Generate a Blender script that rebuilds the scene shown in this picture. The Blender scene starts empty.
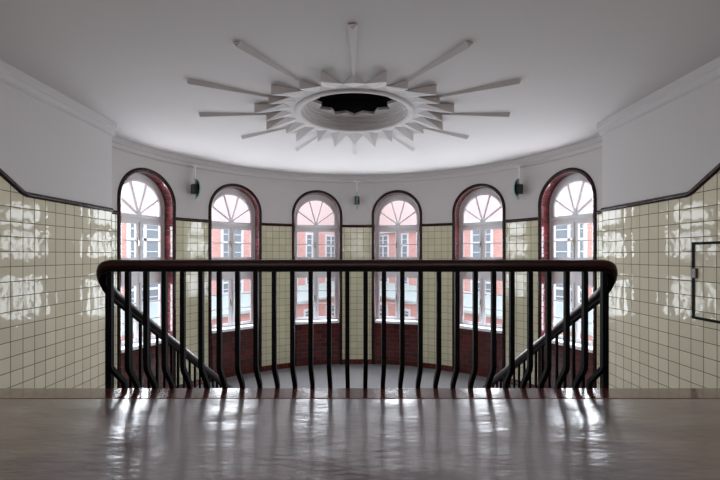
import bpy, bmesh, math, random
from mathutils import Vector, Matrix
random.seed(7)
PI = math.pi
S = bpy.context.scene
COL = S.collection
R = math.radians

# ------------------------------------------------------------------ dimensions
CAM_Z = 0.974
APSE_R, APSE_C = 4.667, 6.427          # half-round bay
APSE_END = R(78)
SIDE_X, SIDE_END = 4.10, 6.69          # straight side walls
BACK_Y = -3.6
CEIL = CAM_Z + 2.205
LOW = -2.05                            # lower landing
EDGE = 2.93                            # edge of the upper landing
TILE = 0.178
BAND = 1.775                           # tile dado top in the bay
SIDE_BAND = 1.725
WIN_PHI = [R(a) for a in (-67.5, -40.5, -13.5, 13.5, 40.5, 67.5)]
OPEN_A, SPRING = 0.61, 2.06            # window opening half width, spring line
SILL = -0.84

# ------------------------------------------------------------------ helpers
class MB:
    def __init__(self):
        self.v, self.f, self.uv = [], [], []
    def face(self, pts, uvs=None):
        b = len(self.v)
        self.v += [tuple(p) for p in pts]
        self.f.append(tuple(range(b, b + len(pts))))
        self.uv.append([tuple(u) for u in uvs] if uvs else [(0, 0)] * len(pts))
    def box(self, x0, x1, y0, y1, z0, z1):
        p = [(x, y, z) for z in (z0, z1) for y in (y0, y1) for x in (x0, x1)]
        for q in ((0, 2, 3, 1), (4, 5, 7, 6), (0, 1, 5, 4), (2, 6, 7, 3), (0, 4, 6, 2), (1, 3, 7, 5)):
            P = [p[i] for i in q]
            n = (Vector(P[1]) - Vector(P[0])).cross(Vector(P[2]) - Vector(P[0]))
            ax = max(range(3), key=lambda i: abs(n[i]))
            uv = [((c[1], c[2]) if ax == 0 else (c[0], c[2]) if ax == 1 else (c[0], c[1])) for c in P]
            self.face(P, uv)
    def prism(self, poly, y0, y1):
        """poly in (x,z), extruded along y"""
        n = len(poly)
        self.face([(x, y0, z) for x, z in poly], poly)
        self.face([(x, y1, z) for x, z in reversed(poly)], list(reversed(poly)))
        for i in range(n):
            a, b = poly[i], poly[(i + 1) % n]
            self.face([(a[0], y0, a[1]), (a[0], y1, a[1]), (b[0], y1, b[1]), (b[0], y0, b[1])])
    def sweep(self, pts, prof, closed=False, caps=True, ups=None, vscale=1.0):
        """prof: list of (side, up); UV = (length along path, around profile)"""
        pts = [Vector(p) for p in pts]
        n, rings, L, acc = len(pts), [], [], 0.0
        for i in range(n):
            if closed:
                t = pts[(i + 1) % n] - pts[i - 1]
            else:
                t = pts[min(i + 1, n - 1)] - pts[max(i - 1, 0)]
            t.normalize()
            up = Vector(ups[i]) if ups else Vector((0, 0, 1))
            up = up - t * up.dot(t)
            up.normalize()
            sd = t.cross(up)
            rings.append([pts[i] + sd * a + up * b for a, b in prof])
            if i: acc += (pts[i] - pts[i - 1]).length
            L.append(acc)
        m = len(prof)
        pv = [0.0]
        for j in range(m):
            a, b = prof[j], prof[(j + 1) % m]
            pv.append(pv[-1] + math.hypot(a[0] - b[0], a[1] - b[1]))
        for i in range(n if closed else n - 1):
            A, B = rings[i], rings[(i + 1) % n]
            l0, l1 = L[i], (L[i + 1] if i + 1 < n else acc + (pts[0] - pts[-1]).length)
            for j in range(m):
                k = (j + 1) % m
                self.face([A[j], A[k], B[k], B[j]], [(l0, pv[j]), (l0, pv[j + 1]), (l1, pv[j + 1]), (l1, pv[j])])
        if caps and not closed:
            self.face(rings[0][::-1]); self.face(rings[-1])
    def lathe(self, prof, seg=72, cx=0, cy=0, a0=0.0, a1=2 * PI):
        for i in range(seg):
            t0, t1 = a0 + (a1 - a0) * i / seg, a0 + (a1 - a0) * (i + 1) / seg
            for (r0, z0), (r1, z1) in zip(prof, prof[1:]):
                q = [(cx + r0 * math.cos(t0), cy + r0 * math.sin(t0), z0), (cx + r0 * math.cos(t1), cy + r0 * math.sin(t1), z0),
                     (cx + r1 * math.cos(t1), cy + r1 * math.sin(t1), z1), (cx + r1 * math.cos(t0), cy + r1 * math.sin(t0), z1)]
                if r0 < 1e-6: q = [q[0], q[2], q[3]]
                elif r1 < 1e-6: q = q[:3]
                self.face(q)
    def build(self, name, mat, parent=None, smooth=None, weld=True, loc=None):
        me = bpy.data.meshes.new(name)
        me.from_pydata(self.v, [], self.f)
        ul = me.uv_layers.new(name='UVMap')
        k = 0
        for u in self.uv:
            for c in u:
                ul.data[k].uv = c; k += 1
        bm = bmesh.new(); bm.from_mesh(me)
        if weld: bmesh.ops.remove_doubles(bm, verts=bm.verts, dist=1e-5)
        bmesh.ops.recalc_face_normals(bm, faces=bm.faces)
        bm.to_mesh(me); bm.free()
        if smooth is not None:
            me.polygons.foreach_set('use_smooth', [True] * len(me.polygons))
            me.set_sharp_from_angle(angle=R(smooth))
        me.materials.append(mat)
        o = bpy.data.objects.new(name, me); COL.objects.link(o)
        if parent: o.parent = parent
        if loc: o.location = loc
        return o

def tag(o, label=None, cat=None, group=None, kind=None):
    if label: o['label'] = label
    if cat: o['category'] = cat
    if group: o['group'] = group
    if kind: o['kind'] = kind
    return o
def empty(name, loc=(0, 0, 0), rz=0.0):
    o = bpy.data.objects.new(name, None); COL.objects.link(o)
    o.location = loc; o.rotation_euler = (0, 0, rz); o.empty_display_size = 0.1
    return o
def kids(o): return [c for c in COL.objects if c.parent == o]
def copy_tree(o, parent=None):
    c = o.copy(); COL.objects.link(c)
    if parent: c.parent = parent
    for ch in kids(o): copy_tree(ch, c)
    return c
def P(s, z, d=0.0):
    """bay wall: arc length s, height z, d metres towards the room"""
    a = s / APSE_R; r = APSE_R - d
    return Vector((r * math.sin(a), APSE_C + r * math.cos(a), z))
def bevel(o, w=0.006, seg=2):
    m = o.modifiers.new('edge', 'BEVEL'); m.width = w; m.segments = seg; m.limit_method = 'ANGLE'; m.angle_limit = R(40)
    return o

# ------------------------------------------------------------------ materials
def srgb(r, g, b):
    return tuple(((c / 255) / 12.92 if c / 255 <= .04045 else (((c / 255) + .055) / 1.055) ** 2.4) for c in (r, g, b)) + (1.0,)
def new_mat(name):
    m = bpy.data.materials.new(name); m.use_nodes = True
    nt = m.node_tree; b = nt.nodes['Principled BSDF']
    return m, nt, b
def N(nt, typ, **kw):
    n = nt.nodes.new(typ)
    for k, v in kw.items(): setattr(n, k, v)
    return n
def paint(name, col, rough=0.5, var=0.06, scale=6.0, bump=0.0, coat=0.0, metal=0.0, bscale=40.0, spec=0.5):
    m, nt, b = new_mat(name)
    tc = N(nt, 'ShaderNodeTexCoord')
    no = N(nt, 'ShaderNodeTexNoise'); no.inputs['Scale'].default_value = scale; no.inputs['Detail'].default_value = 5
    nt.links.new(tc.outputs['Object'], no.inputs['Vector'])
    mx = N(nt, 'ShaderNodeMix', data_type='RGBA')
    mx.inputs[6].default_value = tuple(c * (1 - var) for c in col[:3]) + (1,)
    mx.inputs[7].default_value = tuple(min(1, c * (1 + var)) for c in col[:3]) + (1,)
    nt.links.new(no.outputs['Fac'], mx.inputs[0]); nt.links.new(mx.outputs[2], b.inputs['Base Color'])
    b.inputs['Roughness'].default_value = rough; b.inputs['Metallic'].default_value = metal
    b.inputs['Coat Weight'].default_value = coat; b.inputs['Coat Roughness'].default_value = 0.08
    b.inputs['Specular IOR Level'].default_value = spec
    if bump:
        n2 = N(nt, 'ShaderNodeTexNoise'); n2.inputs['Scale'].default_value = bscale; n2.inputs['Detail'].default_value = 4
        nt.links.new(tc.outputs['Object'], n2.inputs['Vector'])
        bp = N(nt, 'ShaderNodeBump'); bp.inputs['Strength'].default_value = bump; bp.inputs['Distance'].default_value = 0.01
        nt.links.new(n2.outputs['Fac'], bp.inputs['Height']); nt.links.new(bp.outputs['Normal'], b.inputs['Normal'])
    return m

def tiles(name, c1, c2, mortar, w, h, gap=0.006, offset=0.0, rough=0.07, tilt=0.35, wobble=0.6, groove=0.5, spec=0.5, pillow=0.0, ou=0.0, ov=0.0, mrough=0.6):
    """glazed tiles laid in UV metres: every tile its own slight tone and tilt, wavy glaze"""
    m, nt, b = new_mat(name); L = nt.links.new
    uv = N(nt, 'ShaderNodeUVMap')
    mp = N(nt, 'ShaderNodeMapping'); mp.inputs['Location'].default_value = (ou, ov, 0)
    L(uv.outputs['UV'], mp.inputs['Vector'])
    br = N(nt, 'ShaderNodeTexBrick', offset=offset, squash=1.0)
    br.inputs['Color1'].default_value = c1; br.inputs['Color2'].default_value = c2; br.inputs['Mortar'].default_value = mortar
    br.inputs['Scale'].default_value = 1.0; br.inputs['Mortar Size'].default_value = gap; br.inputs['Mortar Smooth'].default_value = 0.3
    br.inputs['Brick Width'].default_value = w; br.inputs['Row Height'].default_value = h; br.inputs['Bias'].default_value = 0.0
    L(mp.outputs['Vector'], br.inputs['Vector'])
    L(br.outputs['Color'], b.inputs['Base Color'])
    rr = N(nt, 'ShaderNodeMapRange'); rr.inputs['To Min'].default_value = rough; rr.inputs['To Max'].default_value = mrough
    L(br.outputs['Fac'], rr.inputs['Value']); L(rr.outputs['Result'], b.inputs['Roughness'])
    # tilt per tile
    dv = N(nt, 'ShaderNodeVectorMath', operation='DIVIDE'); dv.inputs[1].default_value = (w, h, 1)
    L(mp.outputs['Vector'], dv.inputs[0])
    fl = N(nt, 'ShaderNodeVectorMath', operation='FLOOR'); L(dv.outputs[0], fl.inputs[0])
    fr = N(nt, 'ShaderNodeVectorMath', operation='FRACTION'); L(dv.outputs[0], fr.inputs[0])
    wn = N(nt, 'ShaderNodeTexWhiteNoise', noise_dimensions='2D'); L(fl.outputs[0], wn.inputs['Vector'])
    sb = N(nt, 'ShaderNodeVectorMath', operation='SUBTRACT'); sb.inputs[1].default_value = (.5, .5, .5); L(wn.outputs['Color'], sb.inputs[0])
    dt = N(nt, 'ShaderNodeVectorMath', operation='DOT_PRODUCT'); L(fr.outputs[0], dt.inputs[0]); L(sb.outputs[0], dt.inputs[1])
    m1 = N(nt, 'ShaderNodeMath', operation='MULTIPLY'); m1.inputs[1].default_value = tilt; L(dt.outputs['Value'], m1.inputs[0])
    no = N(nt, 'ShaderNodeTexNoise'); no.inputs['Scale'].default_value = 7.0; no.inputs['Detail'].default_value = 1.5
    L(mp.outputs['Vector'], no.inputs['Vector'])
    cs = N(nt, 'ShaderNodeVectorMath', operation='SUBTRACT'); cs.inputs[1].default_value = (.5, .5, 0); L(fr.outputs[0], cs.inputs[0])
    cm = N(nt, 'ShaderNodeVectorMath', operation='MULTIPLY'); cm.inputs[1].default_value = (1, 1, 0); L(cs.outputs[0], cm.inputs[0])
    cd_ = N(nt, 'ShaderNodeVectorMath', operation='DOT_PRODUCT'); L(cm.outputs[0], cd_.inputs[0]); L(cm.outputs[0], cd_.inputs[1])
    mp_ = N(nt, 'ShaderNodeMath', operation='MULTIPLY_ADD'); mp_.inputs[1].default_value = -pillow; L(cd_.outputs['Value'], mp_.inputs[0]); L(m1.outputs[0], mp_.inputs[2])
    m2 = N(nt, 'ShaderNodeMath', operation='MULTIPLY_ADD'); m2.inputs[1].default_value = wobble; L(no.outputs['Fac'], m2.inputs[0]); L(mp_.outputs[0], m2.inputs[2])
    m3 = N(nt, 'ShaderNodeMath', operation='MULTIPLY_ADD'); m3.inputs[1].default_value = -groove; L(br.outputs['Fac'], m3.inputs[0]); L(m2.outputs[0], m3.inputs[2])
    bp = N(nt, 'ShaderNodeBump'); bp.inputs['Strength'].default_value = 1.0; bp.inputs['Distance'].default_value = 0.006
    L(m3.outputs[0], bp.inputs['Height']); L(bp.outputs['Normal'], b.inputs['Normal'])
    b.inputs['Specular IOR Level'].default_value = spec
    return m

M = {}
M['plaster'] = paint('wall_plaster', srgb(182, 177, 176), 0.85, 0.03, 1.2, 0.05, bscale=30)
M['ceiling'] = paint('ceiling_plaster', srgb(188, 182, 181), 0.85, 0.03, 0.8, 0.04, bscale=20)
M['cream'] = tiles('cream_tile', srgb(204, 195, 172), srgb(193, 185, 162), srgb(88, 80, 66), TILE, TILE, 0.005, rough=0.05, tilt=0.36, wobble=0.45, spec=0.17, pillow=0.4)
M['apse_cream'] = tiles('cream_tile_bay', srgb(198, 192, 164), srgb(188, 183, 155), srgb(92, 84, 68), TILE, TILE, 0.005, rough=0.08, tilt=0.25, wobble=0.4)
M['redtile'] = tiles('oxblood_tile', srgb(88, 34, 30), srgb(62, 24, 22), srgb(30, 16, 16), 0.25, 0.12, 0.005, offset=0.5, rough=0.10, tilt=0.3, wobble=0.7)
M['reveal'] = tiles('oxblood_reveal_tile', srgb(78, 30, 32), srgb(56, 22, 24), srgb(30, 14, 14), 0.13, 0.30, 0.006, rough=0.14, tilt=0.3, wobble=0.6)
M['trim'] = tiles('dark_glazed_trim', srgb(46, 21, 20), srgb(34, 16, 16), srgb(26, 12, 12), 0.18, 3.0, 0.006, rough=0.2, tilt=0.2, wobble=0.4, spec=0.18)
M['base'] = tiles('red_base_tile', srgb(92, 34, 28), srgb(74, 26, 22), srgb(30, 15, 13), 0.12, 0.20, 0.006, rough=0.12, tilt=0.2, wobble=0.4)
M['winpaint'] = paint('window_paint', srgb(226, 224, 226), 0.4, 0.03, 4.0)
M['sill'] = paint('sill_paint', srgb(226, 226, 230), 0.35, 0.03, 4.0)
M['brass'] = paint('handle_metal', srgb(150, 140, 125), 0.3, 0.05, metal=1.0)
M['wood'] = paint('varnished_rail', srgb(40, 18, 18), 0.34, 0.25, 9.0, 0.03, coat=0.05, spec=.16)
M['iron'] = paint('black_iron', srgb(6, 4, 4), 0.55, 0.1, 10.0, spec=0.05)
M['black'] = paint('black_box', srgb(16, 16, 18), 0.4, 0.1, 8.0)
M['steel'] = paint('lamp_fitting', srgb(205, 200, 194), 0.45, 0.04)
M['step'] = paint('stair_stone', srgb(96, 92, 92), 0.4, 0.15, 8.0)
M['lowfloor'] = paint('lower_floor', srgb(118, 116, 118), 0.28, 0.12, 5.0, 0.03)
M['slabside'] = paint('slab_edge', srgb(40, 22, 20), 0.4, 0.1)
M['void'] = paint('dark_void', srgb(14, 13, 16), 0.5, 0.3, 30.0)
M['hatchbrown'] = paint('latch_brown', srgb(74, 50, 40), 0.4, 0.1)

def glass(name, tint, gloss, haze=0.0):
    m = bpy.data.materials.new(name); m.use_nodes = True
    nt = m.node_tree; nt.nodes.clear(); L = nt.links.new
    out = N(nt, 'ShaderNodeOutputMaterial'); tr = N(nt, 'ShaderNodeBsdfTransparent'); gl = N(nt, 'ShaderNodeBsdfGlossy'); mx = N(nt, 'ShaderNodeMixShader')
    tr.inputs['Color'].default_value = tint; gl.inputs['Roughness'].default_value = 0.02
    lw = N(nt, 'ShaderNodeLayerWeight'); lw.inputs['Blend'].default_value = gloss
    L(lw.outputs['Fresnel'], mx.inputs[0]); L(gl.outputs[0], mx.inputs[2]); L(mx.outputs[0], out.inputs['Surface'])
    td = N(nt, 'ShaderNodeBsdfTranslucent'); m2 = N(nt, 'ShaderNodeMixShader'); m2.inputs[0].default_value = haze
    L(tr.outputs[0], m2.inputs[1]); L(td.outputs[0], m2.inputs[2]); L(m2.outputs[0], mx.inputs[1])
    return m
M['pane'] = glass('window_glass', (0.96, 0.97, 0.98, 1), 0.10, 0.008)  # small translucent share adds haze that washes out the view
M['disc'] = glass('green_edged_glass', (0.72, 0.84, 0.80, 1), 0.25)
M['discrim'] = paint('glass_rim', srgb(110, 150, 142), 0.2, 0.1)

def floor_mat():
    m, nt, b = new_mat('polished_linoleum'); L = nt.links.new
    tc = N(nt, 'ShaderNodeTexCoord')
    n1 = N(nt, 'ShaderNodeTexNoise'); n1.inputs['Scale'].default_value = 2.2; n1.inputs['Detail'].default_value = 8; n1.inputs['Distortion'].default_value = 0.2
    L(tc.outputs['Object'], n1.inputs['Vector'])
    cr = N(nt, 'ShaderNodeValToRGB')
    cr.color_ramp.elements[0].position = 0.3; cr.color_ramp.elements[0].color = srgb(66, 38, 38)
    cr.color_ramp.elements[1].position = 0.72; cr.color_ramp.elements[1].color = srgb(98, 62, 57)
    L(n1.outputs['Fac'], cr.inputs[0])
    L(cr.outputs[0], b.inputs['Base Color'])
    b.inputs['Roughness'].default_value = 0.36
    mp = N(nt, 'ShaderNodeMapping'); mp.inputs['Scale'].default_value = (2.4, 4.0, 1); mp.inputs['Rotation'].default_value = (0, 0, .12)
    L(tc.outputs['Object'], mp.inputs['Vector'])
    n3 = N(nt, 'ShaderNodeTexNoise'); n3.inputs['Scale'].default_value = 1.3; n3.inputs['Detail'].default_value = 0; n3.inputs['Distortion'].default_value = 0.0
    L(mp.outputs['Vector'], n3.inputs['Vector'])
    bp = N(nt, 'ShaderNodeBump'); bp.inputs['Strength'].default_value = 0.5; bp.inputs['Distance'].default_value = 0.014
    L(n3.outputs['Fac'], bp.inputs['Height'])
    mq = N(nt, 'ShaderNodeMapping'); mq.inputs['Scale'].default_value = (9, 30, 1); mq.inputs['Rotation'].default_value = (0, 0, -.7)
    L(tc.outputs['Object'], mq.inputs['Vector'])
    n4 = N(nt, 'ShaderNodeTexNoise'); n4.inputs['Scale'].default_value = 1.0; n4.inputs['Detail'].default_value = 3
    L(mq.outputs['Vector'], n4.inputs['Vector'])
    bq = N(nt, 'ShaderNodeBump'); bq.inputs['Strength'].default_value = 0.5; bq.inputs['Distance'].default_value = 0.0045
    L(n4.outputs['Fac'], bq.inputs['Height']); L(bp.outputs['Normal'], bq.inputs['Normal'])
    L(bq.outputs['Normal'], b.inputs['Normal']); L(bq.outputs['Normal'], b.inputs['Coat Normal'])
    b.inputs['Specular IOR Level'].default_value = 0.9
    b.inputs['Coat Weight'].default_value = 1.0; b.inputs['Coat Roughness'].default_value = 0.17; b.inputs['Coat IOR'].default_value = 2.2
    return m
M['lino'] = floor_mat()
M['nosing'] = paint('nosing_strip', srgb(98, 52, 48), 0.2, 0.2, 5.0, 0.25, bscale=9, coat=1.0)

# ------------------------------------------------------------------ the bay wall
def struct(o, label=None):
    o['kind'] = 'structure'
    if label: o['label'] = label
    return o
S_END = APSE_R * APSE_END
WIN_S = [a * APSE_R for a in WIN_PHI]
def arch(u, a=OPEN_A, sp=SPRING):
    return sp + math.sqrt(max(0.0, a * a - u * u))
# pier intervals
edges = [-S_END]
for s in WIN_S: edges += [s - OPEN_A, s + OPEN_A]
edges.append(S_END)
piers = [(edges[i], edges[i + 1]) for i in range(0, len(edges), 2)]
mb = MB()
for a, b in piers:
    n = max(2, int((b - a) / 0.09))
    for i in range(n):
        s0, s1 = a + (b - a) * i / n, a + (b - a) * (i + 1) / n
        mb.face([P(s0, LOW), P(s1, LOW), P(s1, BAND), P(s0, BAND)], [(s0, LOW - BAND), (s1, LOW - BAND), (s1, 0), (s0, 0)])
struct(mb.build('wall_bay_tiles', M['apse_cream'], smooth=40), 'cream tiled lower wall of the half-round bay')
mb = MB()
for a, b in piers:
    n = max(2, int((b - a) / 0.09))
    for i in range(n):
        s0, s1 = a + (b - a) * i / n, a + (b - a) * (i + 1) / n
        mb.face([P(s0, BAND), P(s1, BAND), P(s1, CEIL), P(s0, CEIL)])
for c in WIN_S:
    n = 40
    for i in range(n):
        u0, u1 = -OPEN_A * math.cos(PI * i / n), -OPEN_A * math.cos(PI * (i + 1) / n)
        mb.face([P(c + u0, arch(u0)), P(c + u1, arch(u1)), P(c + u1, CEIL), P(c + u0, CEIL)])
struct(mb.build('wall_bay_plaster', M['plaster'], smooth=40), 'white plaster upper wall of the half-round bay')
# baseboard, dado band
bull = [(0.0, -0.5), (0.55, -0.42), (0.9, -0.2), (1.0, 0.0), (0.9, 0.2), (0.55, 0.42), (0.0, 0.5)]
for k, (a, b) in enumerate(piers):
    TW = 0.08
    a2 = a + (TW if k else 0); b2 = b - (TW if k < len(piers) - 1 else 0)
    n = max(2, int((b2 - a2) / 0.09))
    ss = [a2 + (b2 - a2) * i / n for i in range(n + 1)]
    m2 = MB(); m2.sweep([P(s, BAND) for s in ss], [(d * 0.022, h * 0.075) for d, h in bull])
    struct(m2.build('trim_%d' % (k + 1), M['trim'], smooth=50), 'dark glazed dado band')
    m2 = MB()
    for i in range(n):
        s0, s1 = ss[i], ss[i + 1]
        z1 = LOW + 0.135
        m2.face([P(s0, LOW, .015), P(s1, LOW, .015), P(s1, z1, .015), P(s0, z1, .015)], [(s0, 0), (s1, 0), (s1, .135), (s0, .135)])
        m2.face([P(s0, z1, .015), P(s1, z1, .015), P(s1, z1, 0), P(s0, z1, 0)])
    m2.face([P(a2, LOW, 0), P(a2, LOW, .015), P(a2, LOW + .135, .015), P(a2, LOW + .135, 0)])
    m2.face([P(b2, LOW, 0), P(b2, LOW, .015), P(b2, LOW + .135, .015), P(b2, LOW + .135, 0)])
    struct(m2.build('baseboard_%d' % (k + 1), M['base'], smooth=40), 'dark red tiled skirting')
# cornice of the bay: fascia under the ceiling and a thin bead
def bay_sweep(prof, z0, name):
    m2 = MB()
    n = 96
    ex = APSE_R * math.sin(APSE_END)
    m2.sweep([(-ex, SIDE_END + .03, z0)] + [P(-S_END + 2 * S_END * i / n, z0) for i in range(n + 1)] + [(ex, SIDE_END + .03, z0)], prof)
    return struct(m2.build(name, M['plaster'], smooth=35))
CORN = [(0, 0.0), (0.075, 0.0), (0.075, -0.095), (0.065, -0.105), (0.045, -0.115), (0.04, -0.125), (0.04, -0.185), (0.03, -0.195), (0.016, -0.20), (0.012, -0.205), (0, -0.207)]
bay_sweep(CORN, CEIL, 'cornice_bay')['label'] = 'white curved cornice of the bay'

# trims, reveals, panels under the sills
def open_path(a, z_low, sp, n=28):
    pts = [(-a, z_low + (sp - z_low) * i / 8) for i in range(8)]
    pts += [(-a * math.cos(PI * i / n), sp + a * math.sin(PI * i / n)) for i in range(n + 1)]
    pts += [(a, sp + (z_low - sp) * (i + 1) / 8) for i in range(8)]
    return pts
for k, c in enumerate(WIN_S):
    TW = 0.086
    path = open_path(OPEN_A + TW * .5, LOW, SPRING)
    m2 = MB()
    # frame the sweep so that 'up' is the room-ward normal
    pts = [P(c + u, z) for u, z in path]
    ups = [P(c + u, z, 1.0) - P(c + u, z) for u, z in path]
    m2.sweep(pts, [(h * TW, d * 0.032 - 0.002) for d, h in bull], ups=ups)
    struct(m2.build('trim_%d' % (k + 8), M['trim'], smooth=50), 'dark glazed arch surround of a window')
    m2 = MB(); path = open_path(OPEN_A, SILL - .1, SPRING); acc = 0
    for (u0, z0), (u1, z1) in zip(path, path[1:]):
        l = math.hypot(u1 - u0, z1 - z0)
        for d0, d1 in ((0.0, -.10), (-.10, -.28)):
            m2.face([P(c + u0, z0, d0), P(c + u1, z1, d0), P(c + u1, z1, d1), P(c + u0, z0, d1)], [(acc, -d0), (acc + l, -d0), (acc + l, -d1), (acc, -d1)])
        acc += l
    struct(m2.build('reveal_wall' if k == 0 else 'reveal_wall.%03d' % k, M['reveal'], smooth=50), 'glazed oxblood reveal of an arched window')
    m2 = MB(); n = 14; d = -.035
    for i in range(n):
        s0, s1 = c - OPEN_A + 2 * OPEN_A * i / n, c - OPEN_A + 2 * OPEN_A * (i + 1) / n
        m2.face([P(s0, LOW, d), P(s1, LOW, d), P(s1, SILL - .04, d), P(s0, SILL - .04, d)], [(s0, LOW), (s1, LOW), (s1, SILL - .04), (s0, SILL - .04)])
    for s in (c - OPEN_A, c + OPEN_A):
        m2.face([P(s, LOW, 0), P(s, LOW, d), P(s, SILL, d), P(s, SILL, 0)], [(0, LOW), (d, LOW), (d, SILL), (0, SILL)])
    struct(m2.build('spandrel_wall' if k == 0 else 'spandrel_wall.%03d' % k, M['redtile'], smooth=40), 'oxblood tiled panel under a window sill')

# ------------------------------------------------------------------ windows
FR = 0.24   # frame set back behind the wall face
def ring_pts(a, sp, n=32): return [(a * math.cos(PI * i / n), sp + a * math.sin(PI * i / n)) for i in range(n + 1)]
def bar2(m, p, q, w, y0, y1):
    p, q = Vector(p), Vector(q); t = (q - p).normalized(); nn = Vector((-t.y, t.x)) * w / 2
    m.prism([tuple(p + nn), tuple(p - nn), tuple(q - nn), tuple(q + nn)], y0, y1)
def make_window():
    w = empty('window_1')
    f = MB()
    OA, OS, IA, IS = 0.665, 2.045, 0.52, 1.985
    o_, i_ = ring_pts(OA, OS), ring_pts(IA, IS)
    for k in range(len(o_) - 1):
        f.prism([o_[k], o_[k + 1], i_[k + 1], i_[k]], 0.0, 0.09)
    # raised inner moulding round the fanlight
    i2, i3 = ring_pts(IA + .045, IS), ring_pts(IA, IS)
    for k in range(len(o_) - 1):
        f.prism([i2[k], i2[k + 1], i3[k + 1], i3[k]], -0.02, 0.0)
    for sgn in (-1, 1):
        x0, x1 = sorted((sgn * IA, sgn * OA)); f.box(x0, x1, 0, .09, 1.80, OS)
        x0, x1 = sorted((sgn * .572, sgn * OA)); f.box(x0, x1, 0, .09, SILL - .1, 1.80)
        x0, x1 = sorted((sgn * IA, sgn * (IA + .045))); f.box(x0, x1, -.02, 0, 1.80, IS)
    f.box(-OA, OA, 0, .09, 1.665, 1.812)
    f.box(-.60, .60, -.045, 0, 1.735, 1.765)       # drip ledge
    f.box(-.60, .60, -.02, 0, 1.765, 1.79)
    f.box(-OA, OA, 0, .09, .385, .875)
    f.box(-OA, OA, -.03, 0, .60, .64)
    f.box(-OA, OA, 0, .09, SILL - .1, SILL + .045)
    f.box(-.018, .018, 0, .09, SILL, 1.67)
    bevel(f.build('frame', M['winpaint'], w, smooth=30), 0.004, 1)
    # fanlight
    fl = MB()
    hub = Vector((0, 1.822))
    for a in (36, 74, 106, 144):
        dr = Vector((math.cos(R(a)), math.sin(R(a))))
        t = 0.0
        while True:
            t += 0.004; p = hub + dr * t
            if (p.y > IS and p.x ** 2 + (p.y - IS) ** 2 > (IA + .01) ** 2) or abs(p.x) > IA + .01: break
        bar2(fl, hub + dr * .04, p, .028, -.008, .05)
    fl.prism([(.06 * math.cos(PI * i / 12), 1.81 + .075 * math.sin(PI * i / 12)) for i in range(13)], -.016, .05)
    fo = fl.build('fanlight', M['winpaint'], w)
    g = MB(); gp = [(IA + .005, 1.805)] + ring_pts(IA + .005, IS) + [(-IA - .005, 1.805)]
    g.face([(x, .03, z) for x, z in gp]); g.build('pane', M['pane'], fo)
    def casement(x0, x1, z0, z1, bars, handle_side):
        m = MB(); st = .05
        m.box(x0, x0 + st, -.022, .05, z0, z1); m.box(x1 - st, x1, -.022, .05, z0, z1)
        m.box(x0 + st, x1 - st, -.022, .05, z0, z0 + st); m.box(x0 + st, x1 - st, -.022, .05, z1 - st, z1)
        for i in range(bars):
            zz = z0 + st + (z1 - z0 - 2 * st) * (i + 1) / (bars + 1)
            m.box(x0 + st, x1 - st, -.008, .048, zz - .011, zz + .011)
        c = bevel(m.build('casement', M['winpaint'], w, smooth=30), 0.004, 1)
        gg = MB(); gg.face([(x0 + .03, .03, z0 + .03), (x1 - .03, .03, z0 + .03), (x1 - .03, .03, z1 - .03), (x0 + .03, .03, z1 - .03)])
        gg.build('pane', M['pane'], c)
        if handle_side:
            h = MB(); hx = x0 + .02 if handle_side < 0 else x1 - .02; hz = (z0 + z1) / 2
            h.box(hx - .011, hx + .011, -.03, -.022, hz - .06, hz + .06)
            h.box(hx - .008, hx + .008, -.062, -.03, hz - .008, hz + .008)
            h.box(hx - .010, hx + .010, -.072, -.056, hz - .11, hz + .01)
            h.build('handle', M['brass'], c)
    casement(-.572, -.018, .870, 1.668, 1, 1); casement(.018, .572, .870, 1.668, 1, 0)
    casement(-.572, -.018, SILL + .04, .39, 2, 1); casement(.018, .572, SILL + .04, .39, 2, 0)
    s = MB(); s.box(-.60, .60, -FR - .045, .0, SILL - .065, SILL + .005)
    bevel(s.build('sill', M['sill'], w), .008, 2)
    return w
names = ['leftmost arched window, beside the left tiled wall', 'arched window between the left end window and the left middle one',
         'arched window just left of the middle wall lamp', 'arched window just right of the middle wall lamp',
         'arched window between the right middle window and the right end one', 'rightmost arched window, beside the right tiled wall']
w0 = make_window()
for k, a in enumerate(WIN_PHI):
    w = w0 if k == 0 else copy_tree(w0)
    w.name = 'window_%d' % (k + 1)
    r = APSE_R + FR
    w.location = (r * math.sin(a), APSE_C + r * math.cos(a), 0); w.rotation_euler = (0, 0, -a)
    tag(w, 'grey-framed ' + names[k], 'window', 'arched windows of the bay', 'structure')

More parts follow.
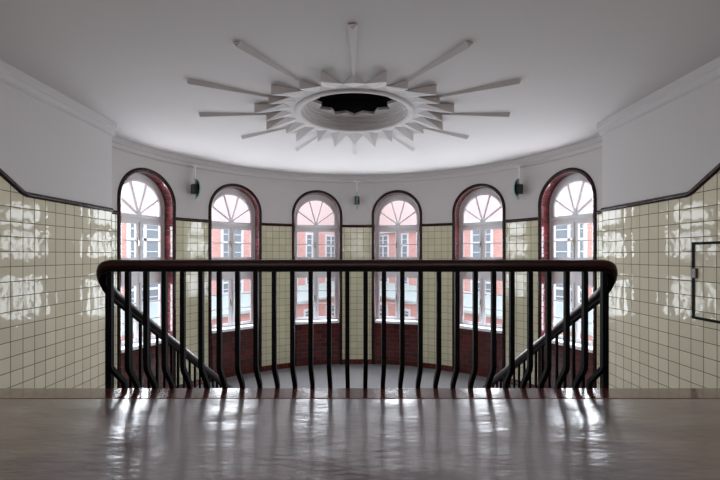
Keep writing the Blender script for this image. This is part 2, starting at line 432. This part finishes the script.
# ------------------------------------------------------------------ side walls
def side_wall(sg, name):
    SX = sg * SIDE_X
    def top(y): return SIDE_BAND + max(0.0, min((4.93 - y) * 0.60, 1.0))
    ys = [BACK_Y, 0.0, 4.93 - 1.0 / 0.60, 4.93, SIDE_END]
    m = MB(); p = MB()
    for y0, y1 in zip(ys, ys[1:]):
        m.face([(SX, y0, LOW), (SX, y1, LOW), (SX, y1, top(y1)), (SX, y0, top(y0))], [(SIDE_END - y0, LOW - SIDE_BAND), (SIDE_END - y1, LOW - SIDE_BAND), (SIDE_END - y1, top(y1) - SIDE_BAND), (SIDE_END - y0, top(y0) - SIDE_BAND)])
        p.face([(SX, y0, top(y0)), (SX, y1, top(y1)), (SX, y1, CEIL), (SX, y0, CEIL)])
    ex = sg * APSE_R * math.sin(APSE_END); ey = APSE_C + APSE_R * math.cos(APSE_END)
    m.face([(SX, SIDE_END, LOW), (ex, SIDE_END, LOW), (ex, SIDE_END, SIDE_BAND), (SX, SIDE_END, SIDE_BAND)], [(0, LOW - SIDE_BAND), (.46, LOW - SIDE_BAND), (.46, 0), (0, 0)])
    m.face([(ex, SIDE_END, LOW), (ex, ey, LOW), (ex, ey, BAND), (ex, SIDE_END, BAND)], [(0, LOW - SIDE_BAND), (.7, LOW - SIDE_BAND), (.7, 0), (0, 0)])
    p.face([(SX, SIDE_END, SIDE_BAND), (ex, SIDE_END, SIDE_BAND), (ex, SIDE_END, CEIL), (SX, SIDE_END, CEIL)])
    p.face([(ex, SIDE_END, BAND), (ex, ey, BAND), (ex, ey, CEIL), (ex, SIDE_END, CEIL)])
    struct(m.build('wall_%s_tiles' % name, M['cream']), 'cream tiled dado of the %s wall' % name)
    struct(p.build('wall_%s_plaster' % name, M['plaster']), 'white plaster of the %s wall above the dado' % name)
    b = MB(); pts = [(SX, y, top(y)) for y in [BACK_Y, 4.93 - 1.0 / 0.60, 4.93, SIDE_END]]
    prof = [(-sg * d * 0.03, h * 0.07) for d, h in bull]
    b.sweep([(SX, y, top(y)) for y in [BACK_Y, 4.93 - 1.0 / 0.60 - .02, 4.93 - 1.0 / 0.60 + .02, 4.90, 4.96, SIDE_END]], prof)
    struct(b.build('trim_%d' % (14 if sg < 0 else 15), M['trim'], smooth=50), 'dark glazed dado band of the %s wall' % name)
    c = MB(); c.sweep([(SX, BACK_Y, CEIL), (SX, SIDE_END + .02, CEIL)], [(sg * -d * -1, h) if False else (-sg * -d, h) for d, h in [(-x, z) for x, z in CORN]])
    struct(c.build('cornice_%s' % name, M['plaster'], smooth=35), 'white cornice of the %s wall' % name)
side_wall(-1, 'left'); side_wall(1, 'right')
# rear wall of the landing; three unseen windows added to carry fill light
m = MB(); RW = [(-3.3, -1.5), (-.9, .9), (1.5, 3.3)]; RZ0, RZ1 = .55, 2.75
xs = [-SIDE_X] + [x for w in RW for x in w] + [SIDE_X]
for x0, x1 in zip(xs, xs[1:]):
    if (x0, x1) in RW:
        m.box(x0, x1, BACK_Y - .25, BACK_Y, 0, RZ0); m.box(x0, x1, BACK_Y - .25, BACK_Y, RZ1, CEIL)
    else: m.box(x0, x1, BACK_Y - .25, BACK_Y, 0, CEIL)
struct(m.build('wall_rear', M['plaster'], weld=False), 'white rear wall of the landing')
for k, (x0, x1) in enumerate(RW):
    m = MB()
    for a, b in ((x0, x0 + .07), (x1 - .07, x1), ((x0 + x1) / 2 - .04, (x0 + x1) / 2 + .04)): m.box(a, b, BACK_Y - .16, BACK_Y - .09, RZ0, RZ1)
    for a, b in ((RZ0, RZ0 + .07), (RZ1 - .07, RZ1), (2.0, 2.06)): m.box(x0 + .07, x1 - .07, BACK_Y - .155, BACK_Y - .095, a, b)
    w = struct(m.build('window_%d' % (k + 7), M['winpaint'], weld=False), 'unseen grey window added in the rear wall for fill light')
    m = MB(); m.face([(x0, BACK_Y - .12, RZ0), (x1, BACK_Y - .12, RZ0), (x1, BACK_Y - .12, RZ1), (x0, BACK_Y - .12, RZ1)]); m.build('pane', M['pane'], w)

# ------------------------------------------------------------------ ceiling with a round hole
RX, RY, HOLE = -0.04, 6.23, 0.84
bm = bmesh.new()
outer = [(-SIDE_X, BACK_Y), (SIDE_X, BACK_Y), (SIDE_X, SIDE_END), (APSE_R * math.sin(APSE_END), SIDE_END)]
outer += [(P(S_END - 2 * S_END * i / 64, 0).x, P(S_END - 2 * S_END * i / 64, 0).y) for i in range(65)]
outer += [(-APSE_R * math.sin(APSE_END), SIDE_END), (-SIDE_X, SIDE_END)]
def loop(pts):
    vs = [bm.verts.new((x, y, CEIL)) for x, y in pts]
    return [bm.edges.new((vs[i], vs[(i + 1) % len(vs)])) for i in range(len(vs))]
e = loop(outer) + loop([(RX + HOLE * math.cos(2 * PI * i / 72), RY + HOLE * math.sin(2 * PI * i / 72)) for i in range(72)])
bmesh.ops.triangle_fill(bm, edges=e, use_beauty=True, use_dissolve=False)
me = bpy.data.meshes.new('ceiling'); bm.to_mesh(me); bm.free(); me.materials.append(M['ceiling'])
o = bpy.data.objects.new('ceiling', me); COL.objects.link(o); struct(o, 'white plaster ceiling')

# ------------------------------------------------------------------ sunburst ceiling rose
rose = tag(empty('ceiling_rose', (RX, RY, CEIL)), 'white plaster sunburst ceiling rose with a dark star-shaped opening', 'ceiling rose')
m = MB(); m.lathe([(HOLE - .02, .03), (HOLE - .015, -.012), (HOLE + .02, -.03), (HOLE + .06, -.026), (HOLE + .085, -.008), (HOLE + .085, .0)], 96)
m.build('rim', M['ceiling'], rose, smooth=40)
m = MB(); m.lathe([(HOLE - .02, .0), (HOLE - .02, .055), (HOLE - .05, .06), (HOLE - .05, .11), (HOLE - .085, .118), (HOLE - .085, .165), (HOLE - .115, .175), (HOLE - .115, .22)], 96)
m.build('stepped_collar', M['ceiling'], rose, smooth=35)
NS = 12
star = [((.665 if i % 2 == 0 else .54) * math.cos(PI * i / NS + PI / 2), (.665 if i % 2 == 0 else .54) * math.sin(PI * i / NS + PI / 2)) for i in range(2 * NS)]
circ = [((HOLE - .10) * math.cos(PI * i / NS + PI / 2), (HOLE - .10) * math.sin(PI * i / NS + PI / 2)) for i in range(2 * NS)]
m = MB()
for i in range(2 * NS):
    j = (i + 1) % (2 * NS)
    for z in (.19, .235):
        m.face([(*star[i], z), (*star[j], z), (*circ[j], z), (*circ[i], z)])
    m.face([(*star[i], .19), (*star[j], .19), (*star[j], .235), (*star[i], .235)])
m.build('star_cutout', M['ceiling'], rose)
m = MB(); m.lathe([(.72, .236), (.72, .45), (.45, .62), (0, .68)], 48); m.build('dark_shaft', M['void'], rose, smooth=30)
def wedge(r0, r1, w0, h0, w1, h1, notch=0.0):
    """ridge prism hanging from the ceiling, pointing to +y"""
    q = MB()
    A = [(-w0, r0, 0), (w0, r0, 0), (0, r0, -h0)]; B = [(-w1, r1, 0), (w1, r1, 0), (0, r1 - notch, -h1)]
    q.face([A[0], B[0], B[2], A[2]]); q.face([A[1], A[2], B[2], B[1]]); q.face([B[0], B[1], B[2]]); q.face([A[0], A[2], A[1]]); q.face([A[0], A[1], B[1], B[0]])
    return q
ray = wedge(1.30, 2.41, .020, .02, .050, .055).build('ray', M['ceiling'], rose)
def petal(r1, h):
    """star point: flush with the ceiling towards the ring, its outer tip hanging h below it"""
    q = MB(); rv, av = 1.10, R(7.5)
    I = (0, .965, -.002); T = (0, r1, 0); T2 = (0, r1, -h)
    V = [(-rv * math.sin(av), rv * math.cos(av), -.004), (rv * math.sin(av), rv * math.cos(av), -.004)]
    q.face([I, V[1], T2]); q.face([I, T2, V[0]]); q.face([V[1], T, T2]); q.face([V[0], T2, T]); q.face([I, V[0], T]); q.face([I, T, V[1]])
    return q
petal_s = petal(1.37, .115).build('petal', M['ceiling'], rose)
petal_l = petal(1.51, .14).build('petal', M['ceiling'], rose)
for k in range(12):
    for src, a in ((ray, 30 * k), (petal_s, 30 * k), (petal_l, 30 * k + 15)):
        c = src if k == 0 else src.copy()
        if k: COL.objects.link(c); c.parent = rose
        c.rotation_euler = (0, 0, R(a + 180))

# ------------------------------------------------------------------ floors
m = MB(); m.box(-SIDE_X, SIDE_X, BACK_Y, EDGE - .225, -.28, 0)
struct(m.build('floor_landing', M['lino']), 'polished brown linoleum of the upper landing')
m = MB(); m.box(-SIDE_X, SIDE_X, EDGE - .223, EDGE, -.10, .002)
struct(bevel(m.build('floor_nosing', M['nosing']), .012, 3), 'reddish nosing strip along the landing edge')
m = MB(); m.box(-1.78, 1.78, EDGE - .22, EDGE - .012, -.28, -.10)
m.face([(-1.78, EDGE - .03, LOW), (1.78, EDGE - .03, LOW), (1.78, EDGE - .03, -.28), (-1.78, EDGE - .03, -.28)])
struct(m.build('wall_under_landing', M['slabside']))
m = MB()
n = 64; ap = [P(-S_END + 2 * S_END * i / n, LOW, -.06) for i in range(n + 1)]
m.face([(-SIDE_X - .5, EDGE - .05, LOW), (SIDE_X + .5, EDGE - .05, LOW)] + ap[::-1])
struct(m.build('floor_lower', M['lowfloor']), 'grey floor of the lower landing')
NST = 12; RISE = -LOW / NST; TREAD = 0.29
for sg, nm in ((-1, 'left'), (1, 'right')):
    m = MB()
    for i in range(NST - 1):
        y0 = EDGE + .001 + TREAD * i; z = -RISE * (i + 1)
        x0, x1 = sorted((sg * 1.78, sg * SIDE_X)); m.box(x0, x1, y0, y0 + TREAD, LOW, z)
    struct(m.build('stair_floor_%s' % nm, M['step'], weld=False), '%s stair flight down to the lower landing' % nm)

# ------------------------------------------------------------------ balustrade
bal = tag(empty('stair_balustrade', (0, 2.8, 0)), 'black iron balustrade with dark varnished handrail along the landing and down both stairs', 'railing')
RAIL_Y, RX2, SL = 2.83, 1.865, 0.592
def rel(p): return (p[0], p[1] - 2.8, p[2])
RZ = 0.905
half = []   # right half, from middle outwards
for i in range(7): half.append((1.735 * i / 6, RAIL_Y, RZ))
def z_at(y):
    """handrail height along the stair: a short steep ease down from the landing rail, then the stair slope"""
    e = min(1.0, max(0.0, (y - RAIL_Y) / .22)); e = e ** .8
    return RZ - .105 * e - SL * max(0.0, y - RAIL_Y - .02)
for i in range(1, 9):
    t = PI / 2 * i / 8
    y = RAIL_Y + .15 * (1 - math.cos(t))
    half.append((1.735 + .13 * math.sin(t), y, z_at(y)))
for i in range(1, 22):
    y = RAIL_Y + .15 + (5.86 - RAIL_Y - .15) * (i / 21) ** 1.5; half.append((RX2, y, z_at(y)))
ze = z_at(5.86)
half += [(RX2 - .005, 5.93, ze - .055), (RX2 - .01, 5.98, ze - .12), (RX2 - .015, 6.005, ze - .19), (RX2 - .02, 6.015, ze - .25)]
path = [(-x, y, z) for x, y, z in half[:0:-1]] + half
prof = [(-.022, -.026), (.022, -.026), (.034, -.018), (.039, 0.0), (.034, .020), (.022, .032), (0, .036), (-.022, .032), (-.034, .020), (-.039, 0.0), (-.034, -.018)]
m = MB(); m.sweep([rel(p) for p in path], prof); hr = m.build('handrail', M['wood'], bal, smooth=50)
m = MB(); m.sweep([rel((p[0], p[1], p[2] - .037)) for p in path[4:-4]], [(-.02, -.012), (.02, -.012), (.02, .012), (-.02, .012)]); m.build('rail_bar', M['iron'], bal)
sq = lambda w: [(-w, -w), (w, -w), (w, w), (-w, w)]
def strut(pts, w, name):
    q = MB(); q.sweep(pts, sq(w), ups=[(1, 0, 0)] * len(pts)); return q
# landing balusters with feet bent back past the edge
bp = [(0, .03, RZ - .05), (0, .03, .19), (0, .038, .165), (0, .055, .14), (0, .13, .045), (0, .148, .015), (0, .155, -.03), (0, .155, -.20)]
b0 = strut(bp, .0155, 'baluster').build('baluster', M['iron'], bal)
for k in range(26):
    c = b0 if k == 0 else b0.copy()
    if k: COL.objects.link(c); c.parent = bal
    c.location = (-1.620 + .1293 * k, 0, 0)
for sg in (-1, 1):
    q = strut([(0, 0, z_at(2.98) - .04), (0, 0, -RISE + .001)], .021, 'p'); c = q.build('corner_post', M['iron'], bal); c.location = (sg * 1.845, .185, 0)
    q = strut([(sg * 1.745, 0.03, RZ - .05), (sg * 1.745, .03, .19), (sg * 1.742, .04, .165), (sg * 1.735, .06, .14), (sg * 1.71, .135, .045), (sg * 1.71, .155, -.03), (sg * 1.71, .155, -.20)], .0155, 'b'); q.build('baluster', M['iron'], bal)
    y = 3.30
    while y < 5.9:
        step = int((y - EDGE) / TREAD); zt = -RISE * (step + 1)
        q = strut([(0, 0, z_at(y) - .045), (0, 0, zt)], .0105, 'b'); c = q.build('baluster', M['iron'], bal); c.location = (sg * RX2, y - 2.8, 0)
        y += TREAD / 2
    q = strut([(0, 0, ze - .05), (0, 0, LOW)], .022, 'n'); c = q.build('newel_post', M['iron'], bal); c.location = (sg * (RX2 - .01), 5.95 - 2.8, 0)

# ------------------------------------------------------------------ wall lamps on glass half-discs
def make_lamp():
    L = empty('wall_lamp')      # local: y outwards (to the wall), origin at wall face
    q = MB(); q.box(-.10, .10, -.12, -.02, 2.985, 3.0); q.build('mounting_plate', M['steel'], L)
    q = MB(); q.box(-.016, .016, -.115, -.09, 2.57, 2.985); q.build('hanger_rod', M['steel'], L)
    q = MB(); q.box(-.07, .07, -.18, -.05, 2.36, 2.58); bevel(q.build('housing', M['black'], L), .012, 2)
    q = MB()
    pts = [(-.11 - .20 * math.sin(PI * i / 24), 2.475 + .225 * math.cos(PI * i / 24)) for i in range(25)]
    n = len(pts)
    for x in (-.006, .006): q.face([(x, y, z) for y, z in pts])
    q.build('glass_disc', M['disc'], L)
    q = MB(); q.sweep([(0, y, z) for y, z in pts], [(-.008, -.008), (.008, -.008), (.008, .008), (-.008, .008)], ups=[(1, 0, 0)] * n); q.build('disc_rim', M['discrim'], L)
    return L
l0 = make_lamp()
for k, (a, lab) in enumerate(((-54, 'black wall lamp with glass disc between the two leftmost windows'), (0, 'black wall lamp with glass disc between the two middle windows'), (54, 'black wall lamp with glass disc between the two rightmost windows'))):
    L = l0 if k == 0 else copy_tree(l0)
    L.location = (APSE_R * math.sin(R(a)), APSE_C + APSE_R * math.cos(R(a)), 0); L.rotation_euler = (0, 0, -R(a))
    tag(L, lab, 'wall lamp', 'wall lamps of the bay')

# ------------------------------------------------------------------ access hatch in the right wall
h = tag(empty('access_hatch', (SIDE_X, 4.40, .665)), 'tiled access hatch in a black metal frame in the right wall', 'hatch')
q = MB(); Y0, Y1, Z0, Z1, fw = -.55, .48, -.465, .465, .032
q.box(-.018, -.001, Y0, Y1, Z1 - fw, Z1); q.box(-.018, -.001, Y0, Y1, Z0, Z0 + fw); q.box(-.018, -.001, Y0, Y0 + fw, Z0 + fw, Z1 - fw); q.box(-.018, -.001, Y1 - fw, Y1, Z0 + fw, Z1 - fw)
q.build('hatch_frame', M['iron'], h)
q = MB(); yy0, yy1, zz0, zz1 = Y0 + fw, Y1 - fw, Z0 + fw, Z1 - fw
U = lambda y: SIDE_END - (y + 4.40); V = lambda z: z + .665 - SIDE_BAND
q.face([(-.006, yy0, zz0), (-.006, yy1, zz0), (-.006, yy1, zz1), (-.006, yy0, zz1)], [(U(yy0), V(zz0)), (U(yy1), V(zz0)), (U(yy1), V(zz1)), (U(yy0), V(zz1))])
q.build('hatch_door', M['cream'], h)
q = MB(); q.box(-.034, -.004, Y1 - .075, Y1 - .004, .03, .15); bevel(q.build('latch', M['hatchbrown'], h), .005, 2)

# ------------------------------------------------------------------ courtyard outside
brick = tiles('courtyard_brick', srgb(190, 142, 134), srgb(176, 128, 120), srgb(182, 152, 146), .26, .085, .012, offset=.5, rough=.85, tilt=0, wobble=.1, groove=.2, spec=.2, mrough=.9)
M['glarebrick'] = paint('glare_paled_brick', srgb(190, 168, 166), .9, .06, 2.0)  # upper-storey brick, with the paling by sky glare put into its colour
M['exwhite'] = paint('outside_white', srgb(190, 190, 192), .6, .04)
M['exroof'] = paint('outside_zinc_roof', srgb(158, 168, 166), .6, .08, 1.0)
M['exglass'] = paint('outside_pane', srgb(116, 124, 130), .25, .1, spec=.3)
M['ground'] = paint('courtyard_ground', srgb(120, 118, 116), .9, .1)
GZ = -6.0
m = MB(); m.box(-40, 40, 11.6, 60, GZ - .2, GZ); struct(m.build('ground', M['ground']), 'courtyard ground outside')
LEN = 29.0; TOP = 5.5
def facade(sg, lab):
    th = math.atan2(.88, .474)
    f = empty('brick_building', (0, 32, 0), (PI + th) if sg < 0 else -th)
    # local x runs along the facade from the far corner towards us; the courtyard lies on local side n
    n = 1 if sg < 0 else -1      # courtyard side sign of local y
    q = MB(); y0, y1 = sorted((0, -n * 6.0)); q.box(.03, LEN, y0, y1, GZ, 2.5); q.build('brick_wall', brick, f); q = MB(); q.box(.03, LEN, y0, y1, 2.5, TOP); q.build('upper_wall', M['glarebrick'], f)
    def slab(name, x0, x1, d0, d1, z0, z1, mat, par=f):
        q = MB(); a, b = sorted((n * d0, n * d1)); q.box(x0, x1, a, b, z0, z1); return q.build(name, mat, par)
    if sg > 0: slab('cornice_band', .8, LEN, 0, .22, 2.50, 2.78, M['exwhite'])
    slab('eaves', .8, LEN, 0, .35, TOP - .05, TOP + .2, M['exwhite'])
    q = MB()
    a, b = n * .35, -n * 6.0
    q.face([(.8, a, TOP + .2), (LEN, a, TOP + .2), (LEN, b, TOP + 2.2), (.8, b, TOP + 2.2)])
    q.build('roof', M['exroof'], f)
    # annex with a pent roof
    slab('annex_wall', 3.5, LEN, 0, 1.6, GZ, -1.72, brick)
    X0 = 3.5; q = MB(); q.face([(X0, 0, -.95), (LEN, 0, -.95), (LEN, n * 1.8, -1.62), (X0, n * 1.8, -1.62)]); q.face([(X0, n * 1.8, -1.62), (LEN, n * 1.8, -1.62), (LEN, n * 1.8, -1.74), (X0, n * 1.8, -1.74)]); q.face([(X0, 0, -1.74), (LEN, 0, -1.74), (LEN, n * 1.8, -1.74), (X0, n * 1.8, -1.74)])
    q.build('annex_roof', M['exroof'], f)
    protos = {}
    def win(x, z, w, hgt, d):
        key = (w, hgt, d)
        if key not in protos:
            q = MB()
            def bx(x0, x1, d0, d1, z0, z1):
                a, b = sorted((n * d0, n * d1)); q.box(x0, x1, a, b, z0, z1)
            t = .14
            bx(-w / 2, -w / 2 + t, d, d + .06, -hgt / 2, hgt / 2); bx(w / 2 - t, w / 2, d, d + .06, -hgt / 2, hgt / 2)
            bx(-w / 2 + t, w / 2 - t, d, d + .06, hgt / 2 - t, hgt / 2); bx(-w / 2 + t, w / 2 - t, d, d + .06, -hgt / 2, -hgt / 2 + t)
            bx(-.06, .06, d, d + .05, -hgt / 2 + t, hgt / 2 - t); bx(-w / 2 + t, w / 2 - t, d, d + .05, .0, .10)
            for zz in (-hgt / 4, hgt / 4 + .02): bx(-w / 2 + t, w / 2 - t, d, d + .035, zz - .02, zz + .02)
            o = q.build('window', M['exwhite'], f); q = MB()
            bx(-w / 2 + .05, w / 2 - .05, d, d + .012, -hgt / 2 + .05, hgt / 2 - .05); g = q.build('pane', M['exglass'], o)
            protos[key] = o
        else:
            o = copy_tree(protos[key], f)
        o.location = (x, 0, z)
    x = 1.6; k = 0
    while x < LEN - 2:
        win(x, 1.55, 1.5, 1.75, 0); win(x, -.45, 1.5, 1.15, 0)
        if x > 4.2: win(x + .2, -2.75, 1.2, 1.2, 1.6)
        x += 2.35
    tag(f, lab, 'building', 'courtyard buildings')
facade(-1, 'pale red brick building seen through the left windows')
facade(1, 'pale red brick building seen through the right windows')

# ------------------------------------------------------------------ light
W = bpy.data.worlds.new('overcast'); S.world = W; W.use_nodes = True
nt = W.node_tree; bg = nt.nodes['Background']
tc = N(nt, 'ShaderNodeTexCoord'); sp = N(nt, 'ShaderNodeSeparateXYZ'); cr = N(nt, 'ShaderNodeValToRGB')
nt.links.new(tc.outputs['Generated'], sp.inputs[0]); nt.links.new(sp.outputs['Z'], cr.inputs[0])
cr.color_ramp.elements[0].color = (.92, .95, 1, 1); cr.color_ramp.elements[1].color = (.80, .88, 1, 1)
nt.links.new(cr.outputs[0], bg.inputs['Color']); bg.inputs['Strength'].default_value = 3.5
WIN_RAD = 10.5    # radiance of the sky light entering through each pane
LAMPS = [(-.295, 1.27, .45, .68), (.295, 1.27, .45, .68), (-.295, -.205, .45, 1.05), (.295, -.205, .45, 1.05), (0, 2.10, .86, .50)]
for k, a in enumerate(WIN_PHI):
    for lx, lz, lw_, lh in LAMPS:
        ld = bpy.data.lights.new('daylight_fill', 'AREA'); ld.shape = 'RECTANGLE'; ld.size = lw_; ld.size_y = lh
        ld.energy = WIN_RAD * PI * lw_ * lh; ld.color = (.86, .93, 1.0)
        lo = bpy.data.objects.new('daylight_fill', ld); COL.objects.link(lo)
        r = APSE_R + FR - .03
        lo.location = (r * math.sin(a) + lx * math.cos(a), APSE_C + r * math.cos(a) - lx * math.sin(a), lz)
        d = Vector((-math.sin(a), -math.cos(a), 0.0))
        lo.rotation_euler = d.to_track_quat('-Z', 'Y').to_euler()
REAR_FILL = 10.0  # warm fill lights added in the unseen rear windows
for x0, x1 in RW:
    ld = bpy.data.lights.new('daylight_fill', 'AREA'); ld.shape = 'RECTANGLE'; ld.size = x1 - x0; ld.size_y = RZ1 - RZ0
    ld.energy = REAR_FILL; ld.color = (1, .74, .58)
    lo = bpy.data.objects.new('daylight_fill', ld); COL.objects.link(lo)
    lo.location = ((x0 + x1) / 2, BACK_Y - .22, (RZ0 + RZ1) / 2); lo.rotation_euler = (PI / 2, 0, 0)
# unseen globe lamps, added behind the viewer as warm fill
M['globe'] = paint('fill_globe_glow', (1, .9, .78, 1), .4, 0)
b = M['globe'].node_tree.nodes['Principled BSDF']; b.inputs['Emission Color'].default_value = (1, .86, .72, 1); b.inputs['Emission Strength'].default_value = 9.0
def globe(x, y, lab):
    g = tag(empty('fill_globe', (x, y, CEIL)), lab, 'added fill lamp')
    q = MB(); q.lathe([(0, 0), (.09, 0), (.09, -.03), (.03, -.05), (.02, -.12), (0, -.12)], 24); q.build('fill_globe_base', M['steel'], g, smooth=40)
    q = MB(); q.lathe([(.16 * math.sin(PI * i / 16), -.27 + .16 * math.cos(PI * i / 16)) for i in range(17)], 32); q.build('fill_glass_globe', M['globe'], g, smooth=80)
globe(-1.9, -1.3, 'unseen globe lamp added as fill on the landing ceiling, left of the stair hall')
globe(1.9, -1.3, 'unseen globe lamp added as fill on the landing ceiling, right of the stair hall')

# ------------------------------------------------------------------ camera and view
cd = bpy.data.cameras.new('camera'); cam = bpy.data.objects.new('camera', cd); COL.objects.link(cam)
cam.location = (0, 0, CAM_Z); cam.rotation_euler = (PI / 2, 0, 0)
cd.sensor_width = 36; cd.lens = 20.0; cd.shift_x = 3 / 720; cd.shift_y = 15 / 720; cd.clip_start = .05; cd.clip_end = 300
S.camera = cam
S.view_settings.view_transform = 'Standard'; S.view_settings.look = 'None'; S.view_settings.gamma = 1.0; S.view_settings.exposure = 0.32
S.view_settings.use_curve_mapping = False
S.cycles.max_bounces = 10; S.cycles.diffuse_bounces = 5; S.cycles.glossy_bounces = 4; S.cycles.transparent_max_bounces = 12
S.cycles.caustics_reflective = False; S.cycles.caustics_refractive = False
S.cycles.use_denoising = True; S.cycles.sample_clamp_indirect = 6
